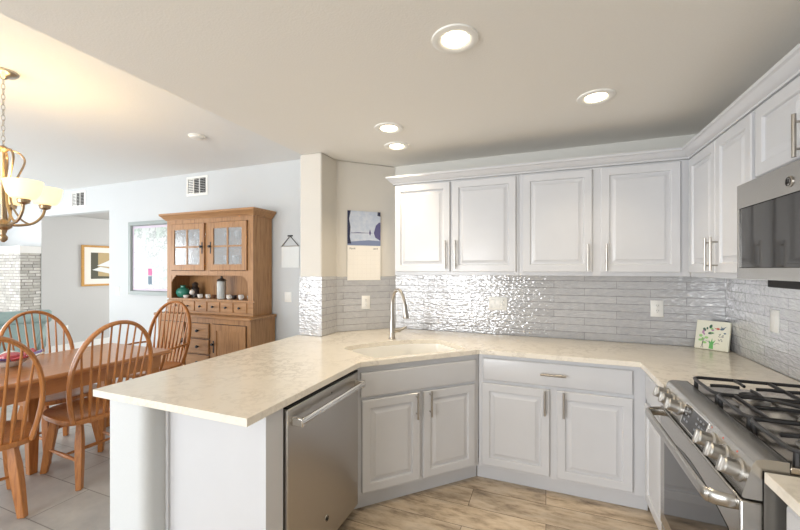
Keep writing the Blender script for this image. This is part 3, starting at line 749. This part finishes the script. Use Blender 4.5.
t = thing('wall_banner', 'small white cloth banner hanging from a hook between hutch and pier', 'banner', (-2.848, YD, 0))
obj('hook', bx(-.035, .035, -.012, 0, 1.862, 1.878), BLACK, t, bevel=.003)
bm = B(); cyl(bm, (-.115, -.012, 1.748), (0, -.008, 1.866), .004, seg=8); cyl(bm, (.125, -.012, 1.748), (0, -.008, 1.866), .004, seg=8); obj('hanging_wire', bm, BLACK, t)
obj('rod', cyl(B(), (-.128, -.012, 1.746), (.135, -.012, 1.746), .005, seg=10), NICKEL, t)
L = [[(x, -.008-.005*math.sin(i*1.3)-.003, z) for i, x in enumerate([-.122+.25*k/8 for k in range(9)])] + [(x, -.004-.005*math.sin(i*1.3)-.003, z) for i, x in reversed(list(enumerate([-.122+.25*k/8 for k in range(9)])))] for z in (1.742, 1.62, 1.49)]
obj('cloth', rings(B(), L), CLOTH, t)
t = thing('framed_map', 'large framed map on the dining wall left of the hutch', 'picture', (-5.25, YD, 1.63))
bm = B(); rings(bm, [rect_loop(-.48, .48, -.53, .53, 0), rect_loop(-.48, .48, -.53, .53, -.035), rect_loop(-.43, .43, -.48, .48, -.035), rect_loop(-.42, .42, -.47, .47, -.010), rect_loop(-.42, .42, -.47, .47, -.002)])
obj('frame', bm, plain('grey_green_frame', '9aa3a1', .45), t, smooth=20)
bm = rings(B(), [rect_loop(-.418, .418, -.468, .468, -.003), rect_loop(-.418, .418, -.468, .468, -.008)]); obj('mat_border', bm, col('lilac_border', 'cfc3d2'), t)
mp_ = obj('map_sheet', bx(-.385, .40, -.0095, -.0085, -.435, .435), MAP, t)
obj('legend', bx(-.085, .0, -.0102, -.0096, -.25, -.15), PINKM, mp_, label='pink legend square')
obj('legend', bx(-.085, .0, -.0102, -.0096, -.38, -.26), PBLUE, mp_, label='slate legend square')
bm = B(); rnd = random.Random(3)
for i in range(46):
    x = -.2+.02*(i % 8)+rnd.uniform(-.05, .05)+i*.0065; z = -.17+i*.0095+rnd.uniform(-.05, .05)
    prism(bm, blob(x, z, rnd.uniform(.008, .02), rnd.uniform(.003, .006), rnd.uniform(0, 3), 6), .0096, .0100, Mxz)
obj('printed_streets', bm, col('map_grey', '8e9294'), mp_)

# ------------------------------------------------------------------ hutch
t = thing('hutch', 'tall pine hutch with glass doors against the dining wall', 'hutch', (-3.81, 3.40, 0))
UX0, UX1, UY = -4.51, -3.11, 3.29; BX0, BX1, BY = -4.55, -3.06, 3.20; yb = 3.596
bm = B()
for a in ((UX0, UX0+.03, UY+.02, yb, .93, 2.10), (UX1-.03, UX1, UY+.02, yb, .93, 2.10), (UX0+.03, UX1-.03, yb-.012, yb, .93, 2.10), (UX0+.03, UX1-.03, UY+.02, yb-.012, 2.075, 2.10),
          (UX0+.03, UX1-.03, UY+.02, yb-.012, 1.425, 1.45), (UX0+.03, UX1-.03, UY+.02, yb-.012, 1.085, 1.105)): box(bm, *a)
obj('upper_case', bm, PINE, t, world=True, smooth=0)
obj('shelf', bx(UX0+.031, UX1-.031, UY+.06, yb-.014, 1.735, 1.752), PINEX, t, world=True)
bm = B()
for a in ((UX0, UX0+.075, 1.105, 2.10), (UX1-.075, UX1, 1.105, 2.10), (UX0+.075, UX1-.075, 2.035, 2.10), (UX0+.075, UX1-.075, 1.395, 1.452), (-3.845, -3.775, 1.452, 2.035)): box(bm, a[0], a[1], UY, UY+.0195, a[2], a[3])
obj('face_frame', bm, PINE, t, world=True, smooth=0)
# scalloped brackets in the niche corners
for sx_, x in ((1, UX0+.075), (-1, UX1-.075)):
    pl = [(x, 1.395), (x+sx_*.075, 1.395), (x+sx_*.07, 1.378), (x+sx_*.05, 1.374), (x+sx_*.044, 1.352), (x+sx_*.022, 1.346), (x+sx_*.014, 1.318), (x, 1.315)]
    obj('bracket', prism(B(), pl, -UY-.0195, -UY-.002, Mxz), PINE, t, world=True)
for (a, b, hs) in ((UX0+.081, -3.851, 1), (-3.769, UX1-.081, -1)):
    bm = B(); z0, z1, f = 1.458, 2.029, .070
    for q_ in ((a, a+f, z0, z1), (b-f, b, z0, z1), (a+f, b-f, z1-f, z1), (a+f, b-f, z0, z0+f)): box(bm, q_[0], q_[1], UY-.02, UY-.001, q_[2], q_[3])
    m = (a+b)/2; zm = (z0+z1)/2
    box(bm, m-.010, m+.010, UY-.017, UY-.004, z0+f, z1-f); box(bm, a+f, m-.010, UY-.017, UY-.004, zm-.010, zm+.010); box(bm, m+.010, b-f, UY-.017, UY-.004, zm-.010, zm+.010)
    d = obj('glass_door', bm, PINE, t, world=True, smooth=0)
    for x0_, x1_ in ((a+f, m-.01), (m+.01, b-f)):
        for z0_, z1_ in ((z0+f, zm-.01), (zm+.01, z1-f)): obj('pane', bx(x0_, x1_, UY-.012, UY-.008, z0_, z1_), SEEDED, d, world=True, label='seeded glass pane')
    kx = b-.028 if hs > 0 else a+.028
    bm = B(); box(bm, kx-.008, kx+.008, UY-.024, UY-.019, zm-.085, zm+.055); lathe(bm, [(.008, 0), (.008, .015), (.017, .022), (.014, .034)], 14, axis_to((kx, UY-.020, zm), (0, -1, 0)))
    obj('latch', bm, BLACK, d, world=True, label='black iron latch')
pf = [(0, 2.10), (.0, 2.085), (.012, 2.085), (.020, 2.10), (.030, 2.105), (.048, 2.130), (.060, 2.140), (.066, 2.145), (.066, 2.168), (0, 2.172)]
cols = [[(px_(o), py_(o), z) for o, z in pf] for px_, py_ in ((lambda o: UX0-o, lambda o: yb), (lambda o: UX0-o, lambda o: UY-o), (lambda o: UX1+o, lambda o: UY-o), (lambda o: UX1+o, lambda o: yb))]
obj('cornice', rings(B(), cols), PINEX, t, world=True, smooth=20)
obj('top_board', bx(UX0+.002, UX1-.002, UY+.002, yb, 2.101, 2.17), PINEX, t, world=True)
obj('drawer_rail', bx(UX0+.0005, UX1-.0005, UY, UY+.0195, .93, 1.084), PINEX, t, world=True)
wdr = (UX1-UX0-.16)/6
for i in range(6):
    a = UX0+.08+i*wdr+.008; b = a+wdr-.016
    d = obj('small_drawer', rings(B(), [[(a, UY+.001, .962), (b, UY+.001, .962), (b, UY+.001, 1.078), (a, UY+.001, 1.078)], rect_loop(a, b, .962, 1.078, UY-.008), rect_loop(a+.005, b-.005, .967, 1.073, UY-.012)]), PINEX, t, world=True, smooth=20)
    obj('knob', lathe(B(), [(.006, 0), (.006, .012), (.014, .018), (.012, .028), (.005, .030)], 14, axis_to(((a+b)/2, UY-.012, 1.02), (0, -1, 0))), BLACK, d, world=True, label='black knob')
obj('counter_board', bx(BX0-.035, BX1+.025, BY-.035, yb, .895, .928), PINEX, t, world=True, bevel=.006)
obj('base_case', bx(BX0, BX1, BY, yb, .08, .894), PINE, t, world=True)
obj('plinth', bx(BX0-.012, BX1+.012, BY-.012, yb, .002, .0795), PINEX, t, world=True)
for (a, b) in ((BX0+.06, -4.075), (-3.625, BX1-.06)):
    f = .07; z0, z1 = .13, .83
    bm = B()
    for q_ in ((a, a+f, z0, z1), (b-f, b, z0, z1), (a+f, b-f, z1-f, z1), (a+f, b-f, z0, z0+f)): box(bm, q_[0], q_[1], BY-.018, BY-.001, q_[2], q_[3])
    box(bm, a+f, b-f, BY-.010, BY-.001, z0+f, z1-f)
    d = obj('cupboard_door', bm, PINE, t, world=True, smooth=0)
    kx = b-.03 if a < -4 else a+.03
    bm = B(); box(bm, kx-.008, kx+.008, BY-.022, BY-.017, .50, .64); lathe(bm, [(.008, 0), (.008, .015), (.017, .022), (.014, .034)], 14, axis_to((kx, BY-.018, .60), (0, -1, 0)))
    obj('latch', bm, BLACK, d, world=True, label='black iron latch')
for z0, z1 in ((.66, .83), (.475, .64), (.29, .455), (.13, .27)):
    a, b = -4.04, -3.675
    d = obj('drawer', rings(B(), [rect_loop(a, b, z0, z1, BY-.001), rect_loop(a, b, z0, z1, BY-.012), rect_loop(a+.008, b-.008, z0+.008, z1-.008, BY-.018)]), PINEX, t, world=True, smooth=20)
    obj('knob', lathe(B(), [(.008, 0), (.008, .014), (.018, .02), (.015, .033), (.006, .036)], 14, axis_to(((a+b)/2+.02, BY-.018, (z0+z1)/2), (0, -1, 0))), BLACK, d, world=True, label='black knob')
# what stands in the niche
ZN = 1.1055
for a, b, z0, z1 in [(BX0+.054, -4.069, .124, .836), (-3.631, BX1-.054, .124, .836)] + [(-4.046, -3.669, z0-.006, z1+.006) for z0, z1 in ((.66, .83), (.475, .64), (.29, .455), (.13, .27))]:
    obj('gap_shade_plate', bx(a, b, BY-.0008, BY+.001, z0, z1), DARK, t, world=True, label='dark plate painting the shaded gap around a front')  # thin dark plate paints the shade of a gap; the case is solid
def lone(name, bm, m, label, cat, group=None): return setp(obj(name, bm, m), label, cat, group)
vz = lambda x, y: Matrix.Translation((x, y, ZN))
t = thing('vase', 'round teal glazed vase on the hutch shelf', 'vase', (-4.394, 3.42, ZN))
obj('body', lathe(B(), [(.04, 0), (.066, .02), (.082, .06), (.077, .095), (.054, .12), (.03, .130), (.03, .148), (.042, .156), (.038, .156), (.026, .145)], 28), TEALG, t)
t = thing('figurine', 'dark figurine with a white shirt front behind the teal vase', 'figurine', (-4.235, 3.47, ZN))
obj('figure', lathe(B(), [(.045, 0), (.05, .04), (.045, .08), (.05, .11), (.03, .14), (.04, .165), (.03, .19), (.01, .20)], 18), DARKG, t)
obj('shirt', lathe(B(), [(.02, 0), (.034, .02), (.028, .05), (.008, .065)], 14, Matrix.Translation((0, -.045, .04))), WHITEG, t)
def cup(label, x, y, r, h, m, handle=True):
    r, h = r*.86, h*.86
    t = thing('small_cup', label, 'cup', (x, y, ZN), 0, 'little cups on the hutch shelf')
    obj('bowl', lathe(B(), [(r*.6, 0), (r*.9, h*.3), (r, h), (r*.9, h), (r*.75, h*.3), (r*.4, h*.12)], 20), m, t)
    if handle: obj('handle', tube(B(), [(r*.9+r*.5*math.sin(k*PI/6), 0, h*.85-h*.65*k/6) for k in range(7)], .004, 8), m, t)
cup('small white bowl in front of the dark figurine', -4.26, 3.36, .040, .042, WHITEG, False)
cup('small white cup between the figurine and the dark-rimmed cup', -4.093, 3.42, .036, .055, WHITEG)
cup('small brown and white cup left of the tall lantern', -3.955, 3.42, .034, .058, WHITEG)
cup('small dark brown cup right against the tall lantern', -3.885, 3.45, .032, .05, col('brown_glaze', '6a4a3a', .2))
cup('small white cup just right of the tall lantern', -3.609, 3.42, .036, .06, WHITEG)
cup('dark cup in front of the niche divider', -3.545, 3.44, .034, .055, DARKG)
cup('small white cup second from the right end of the shelf', -3.42, 3.42, .036, .066, WHITEG)
cup('small grey cup at the right end of the shelf', -3.285, 3.42, .034, .06, col('grey_glaze', 'a9a49c', .2))
t = thing('lantern', 'tall white lantern with dark lid in the hutch niche', 'lantern', (-3.739, 3.43, ZN))
obj('glass_jar', lathe(B(), [(.050, 0), (.053, .01), (.053, .20), (.049, .215), (.04, .218)], 24), plain('mottled_white', 'bfc3c1', .15, bump=(60, .6, .01)), t)
obj('lid', lathe(B(), [(.045, .2185), (.060, .222), (.042, .243), (.018, .252), (.012, .262), (.018, .272), (.006, .28)], 20), plain('pewter', '6c6a66', .35, .6), t)
# glassware behind the glass doors
gi = 0
for zz, xs in ((1.4505, (-4.36, -4.22, -4.08, -3.95, -3.68, -3.54, -3.40, -3.27)), (1.7525, (-4.33, -4.17, -4.02, -3.66, -3.50, -3.35, -3.23))):
    for x in xs:
        gi += 1
        door = 'left' if x < -3.8 else 'right'
        lv = 'upper' if zz > 1.6 else 'lower'
        lb = 'clear drinking glass on the %s shelf behind the %s glass door' % (lv, door)
        o = lathe(B(), [(.032, 0), (.012, .006), (.010, .07), (.03, .10), (.042, .14), (.038, .19), (.035, .19), (.038, .14), (.008, .085)], 16, Matrix.Translation((x, 3.45, zz)))
        setp(obj('drinking_glass', o, CLEAR), lb, 'glass', 'glasses %s %s' % (lv, door))

# ------------------------------------------------------------------ dining table and chairs
t = thing('dining_table', 'long honey oak dining table', 'table', (-3.515, 1.5, 0))
TX0, TX1, TY0, TY1 = -3.935, -3.085, .52, 2.305
obj('tabletop', bx(TX0, TX1, TY0, TY1, .728, .760), OAKX, t, world=True, bevel=.010)
bm = B()
for a in ((TX0+.06, TX0+.085, TY0+.07, TY1-.07), (TX1-.085, TX1-.06, TY0+.07, TY1-.07), (TX0+.085, TX1-.085, TY0+.07, TY0+.095), (TX0+.085, TX1-.085, TY1-.095, TY1-.07)): box(bm, a[0], a[1], a[2], a[3], .618, .7275)
obj('apron', bm, OAKX, t, world=True, smooth=0)
def tleg(x, y, z1=.7275): return rings(B(), [[(x+a*w, y+b*w, z) for a, b in ((-1, -1), (1, -1), (1, 1), (-1, 1))] for z, w in ((.002, .024), (.45, .034), (.60, .037), (z1, .037))])
for x, y in ((TX0+.11, TY0+.11), (TX1-.11, TY0+.11), (TX0+.11, TY1-.11), (TX1-.11, TY1-.11)): obj('leg', tleg(x, y), OAK, t, world=True, bevel=.004)
obj('center_leg', tleg(-3.45, 1.5), OAK, t, world=True, bevel=.004)

def chair(name, label, loc, rz, arms=False):
    t = thing(name, label, 'chair', loc, rz, None)
    n = 36
    def so(k, z, dx=0): 
        out = []
        for i in range(n):
            a = 2*PI*i/n; c, s_ = math.cos(a), math.sin(a)
            e = 2.6 if c > 0 else 4.5; x = .265*math.copysign(abs(c)**(2/e), c); y = .245*math.copysign(abs(s_)**(2/e), s_)
            out.append((x*k+dx, y*k, z))
        return out
    obj('seat', rings(B(), [so(.90, .430), so(.98, .438), so(1.0, .455), so(.985, .468), so(.90, .470), so(.72, .464), so(.45, .456), so(.2, .454)]), OAK, t, smooth=50)
    feet = {}
    for k, (x, y, fx_, fy_) in {'fl': (.15, .145, .245, .175), 'fr': (.15, -.145, .245, -.175), 'rl': (-.15, .135, -.225, .170), 'rr': (-.15, -.135, -.225, -.170)}.items():
        top_ = Vector((x, y, .435)); ft = Vector((fx_, fy_, .002)); feet[k] = (top_, ft)
        u = Vector((1, 1, 0)).normalized(); v = Vector((-1, 1, 0)).normalized()
        if k in ('fr', 'rl'): u, v = v, u
        L = [[p+u*a*w+v*b*w*.8 for a, b in ((-1, -1), (1, -1), (1, 1), (-1, 1))] for p, w in ((top_, .018), (top_.lerp(ft, .3), .026), (top_.lerp(ft, .6), .025), (ft, .020))]
        obj('leg', rings(B(), L), OAK, t, bevel=.004)
    at = lambda k, f: feet[k][0].lerp(feet[k][1], f)
    mids = []
    for a, b in (('fl', 'rl'), ('fr', 'rr')):
        p, q = at(a, .60), at(b, .60); m = (p+q)/2; mids.append(m)
        obj('stretcher', tube(B(), [p, p.lerp(q, .25), m, p.lerp(q, .75), q], [.008, .011, .015, .011, .008], 10), OAK, t)
    p, q = mids; obj('stretcher', tube(B(), [p, p.lerp(q, .25), (p+q)/2, p.lerp(q, .75), q], [.008, .011, .014, .011, .008], 10), OAK, t)
    lean = math.tan(math.radians(11.5))
    bp = lambda w, h: Vector((-.222-h*lean-.02*(1-(w/.27)**2), w, .455+h))
    half = [(.205, 0), (.232, .12), (.247, .25), (.236, .39), (.190, .525), (.106, .618), (0, .650)]
    cv = smooth_path([(w, h, 0) for w, h in half] + [(-w, h, 0) for w, h in half[-2::-1]], 6)
    bow = [bp(v.x, v.y) for v in cv]
    rim = lambda w: next((a.y+(b.y-a.y)*(a.x-w)/max(1e-6, a.x-b.x) for a, b in zip(cv[18:], cv[19:]) if a.x >= w >= b.x), .65)
    obj('bow_back', tube(B(), bow, .0135, 10, ref=Vector((1, 0, lean)).normalized(), ry=.022), OAK, t)
    for i in range(9):
        w0_ = -.160+.32*i/8; w1_ = w0_*1.28
        h = rim(w1_)-.004
        p, q = bp(w0_, 0)+Vector((.0, 0, .0)), bp(w1_, h)
        obj('spindle', tube(B(), [p, p.lerp(q, .12), p.lerp(q, .27), p.lerp(q, .45), q], [.007, .0085, .0125, .0085, .0055], 8), OAK, t)
    if arms:
        for s_ in (-1, 1):
            p = bp(s_*.262, .215)
            obj('armrest', tube(B(), smooth_path([p, (-.15, s_*.30, .675), (.02, s_*.305, .672), (.12, s_*.285, .672)], 5), .012, 10, ref=(0, 0, 1), ry=.010), OAK, t)
            obj('arm_post', tube(B(), [(.06, s_*.205, .46), (.075, s_*.25, .56), (.085, s_*.292, .668)], [.011, .015, .010], 10), OAK, t)
    return t
ch = chair('dining_chair', 'oak bow-back dining chair with its whole back showing beside the peninsula corner', (-3.115, 1.692, 0), PI-math.radians(4))
copy_tree(ch, (-3.155, 1.115, 0), PI-math.radians(16), 'oak bow-back dining chair nearest the camera, cut by the left edge of the photo')
copy_tree(ch, (-3.735, 1.785, 0), 0, 'oak bow-back dining chair across the table, in front of the teal armchair')
chair('dining_armchair', 'oak bow-back dining armchair at the head of the table before the hutch', (-3.80, 2.56, 0), -PI/2+math.radians(12), True)
# red and white dish on the table
t = thing('centerpiece_dish', 'red, white and purple fluted glass dish on the dining table', 'dish', (-3.66, 1.47, .7605))
obj('bowl', lathe(B(), [(.04, 0), (.05, .006), (.085, .03), (.10, .048), (.094, .050), (.08, .036), (.04, .014)], 28), WHITEG, t)
rnd = random.Random(5)
for i in range(9):
    a = i*2*PI/9; R_ = .135 if i % 2 else .12
    c = Vector((R_*math.cos(a), R_*math.sin(a), .065)); u = Vector((math.cos(a), math.sin(a), .35)).normalized(); v = Vector((-math.sin(a), math.cos(a), 0))
    w = u.cross(v)
    L = [[c+u*(k*.065)+(v*math.cos(q_*PI/6)*.052*math.sqrt(max(.02, 1-k*k))+w*math.sin(q_*PI/6)*.008) for q_ in range(12)] for k in (-.98, -.7, -.3, .2, .6, .85, .98)]
    obj('petal', rings(B(), L), (REDG, WHITEG, PURP)[i % 3], t, label=('red', 'white', 'purple')[i % 3]+' glass petal')
obj('center', lathe(B(), [(.03, .03), (.075, .06), (.07, .085), (.03, .10), (.005, .102)], 20), REDG, t, label='red glass center')

# ------------------------------------------------------------------ chandelier
cx_, cy_ = -3.32, 1.30
t = thing('chandelier', 'bronze chandelier with lit alabaster glass bowls above the dining table', 'chandelier', (cx_, cy_, DZ))
obj('canopy', lathe(B(), [(.074, 0), (.074, -.012), (.062, -.025), (.03, -.034), (.012, -.05)], 28), NICKEL, t)
bm = B(); z = -.045; k = 0
while z > -.49:
    R_ = Matrix.Translation((0, 0, z-.020)) @ Matrix.Rotation(PI/2*(k % 2), 4, 'Z')
    tube(bm, [R_ @ Vector((.0085*math.cos(a), 0, .021*math.sin(a))) for a in [j*PI/7 for j in range(14)]], .0022, 6, True); z -= .034; k += 1
obj('chain', bm, NICKEL, t)
zo = lambda z: z-DZ
obj('column', lathe(B(), [(.006, zo(2.285)), (.022, zo(2.275)), (.03, zo(2.262)), (.022, zo(2.25)), (.011, zo(2.235)), (.011, zo(1.80)), (.03, zo(1.785)), (.045, zo(1.765)), (.04, zo(1.745)), (.02, zo(1.73)), (.012, zo(1.70)), (.022, zo(1.685)), (.02, zo(1.665)), (.006, zo(1.65))], 22), BRONZE, t)
fw = Vector((-.3627, .9319, 0)); rt = Vector((.9319, .3627, 0))
for i in range(5):
    a = math.radians(-16.6+72*i); u = rt*math.cos(a)+fw*math.sin(a); up = Vector((0, 0, 1))
    P = lambda r, z: u*r+up*zo(z)
    arm = tube(B(), smooth_path([P(.02, 1.765), P(.08, 1.768), P(.145, 1.79), P(.188, 1.845), P(.20, 1.90)], 6), .0085, 10)
    am = obj('arm', arm, BRONZE, t)
    obj('scroll', tube(B(), smooth_path([P(.025, 2.262), P(.075, 2.25), P(.10, 2.20), P(.07, 2.10), P(.035, 2.0), P(.04, 1.90), P(.08, 1.81), P(.13, 1.775)], 6), .006, 8, ref=up.cross(u), ry=.008), BRONZE, t)
    obj('cup', lathe(B(), [(.012, zo(1.888)), (.03, zo(1.898)), (.034, zo(1.918)), (.028, zo(1.928))], 18, Matrix.Translation(u*.20)), BRONZE, am)
    obj('glass_bowl', lathe(B(), [(.03, zo(1.921)), (.06, zo(1.928)), (.080, zo(1.958)), (.090, zo(1.998)), (.095, zo(2.038)), (.091, zo(2.038)), (.085, zo(1.998)), (.075, zo(1.965)), (.055, zo(1.938))], 26, Matrix.Translation(u*.20)), SHADE, am, label='lit alabaster glass bowl')
    l = bpy.data.lights.new('bulb_light', 'POINT'); l.energy = 1.7; l.color = (1, .80, .54); l.shadow_soft_size = .04
    lo = bpy.data.objects.new('bulb_light', l); C.objects.link(lo); lo.location = Vector((cx_, cy_, DZ))+u*.20+up*zo(2.01)

# ------------------------------------------------------------------ living room beyond
t = thing('fireplace', 'stacked stone fireplace with a white mantel in the living room', 'fireplace', (-8.6, 3.48, 0))
obj('stone_surround', bx(-9.45, -8.031, 3.345, YD-.002, .001, 1.735), STONE, t, world=True)
obj('mantel', bx(-9.47, -8.015, 3.33, YD-.002, 1.7355, 1.855), TRIM, t, world=True, bevel=.005)
t = thing('armchair', 'teal upholstered armchair with a rolled back beyond the dining table', 'armchair', (-7.05, 2.80, 0), math.radians(62))
# local +y faces away from the dining table: the chair is seen from behind
obj('seat', bx(-.36, .36, -.02, .62, .22, .44), TEAL, t, bevel=.04)
L = [[(s_*w*.98, y, z) if False else (s_*w, y, z) for s_, y in ((-1, y0), (1, y0), (1, y1), (-1, y1))] for z, w, y0, y1 in ((.20, .27, -.10, .02), (.50, .34, -.13, .0), (.70, .40, -.17, -.04), (.765, .42, -.18, -.06))]
obj('backrest', rings(B(), L), TEAL, t, bevel=.03)
obj('back_roll', lathe(B(), [(.02, 0), (.07, .005), (.092, .03), (.092, .90), (.07, .925), (.02, .93)], 24, axis_to((-.465, -.165, .795), (1, 0, 0))), TEAL, t)
for s_ in (-1, 1): obj('arm', bx(s_*.30-.06, s_*.30+.06, .02, .60, .22, .60), TEAL, t, bevel=.04)
for x in (-.32, .32):
    for y in (-.05, .55): obj('leg', lathe(B(), [(.018, .002), (.028, .22)], 12, Matrix.Translation((x, y, 0))), OAK, t)
# framed print on the hall wall
t = thing('framed_print', 'gold-framed print with white mat on the grey hall wall', 'picture', (-8.02, 4.60, 1.535), PI/2)
bm = rings(B(), [rect_loop(-.41, .41, -.385, .385, 0), rect_loop(-.41, .41, -.385, .385, -.03), rect_loop(-.375, .375, -.35, .35, -.03), rect_loop(-.375, .375, -.35, .35, -.008)]); obj('frame', bm, GOLDW, t, smooth=20)
obj('mat_board', bx(-.374, .374, -.011, -.0085, -.349, .349), PAPER, t)
pr_ = obj('print', bx(-.26, .26, -.0125, -.0112, -.25, .25), TAN, t)
bm = B(); prism(bm, [(-.26, -.25), (-.14, -.25), (-.14, .25), (-.26, .25)], .0126, .0130, Mxz); prism(bm, [(-.26, -.25), (.26, -.25), (.26, -.22), (-.26, -.19)], .0126, .013, Mxz); obj('dark_pillar', bm, OLIVE, pr_)
bm = B(); prism(bm, [(-.16, .0), (.12, .14), (.26, .17), (.26, .02), (.05, -.02)], .0131, .0134, Mxz); prism(bm, [(-.24, -.08), (.26, -.20), (.26, -.10), (-.1, -.02)], .0131, .0134, Mxz); obj('pale_cloth', bm, CLOTH, pr_)
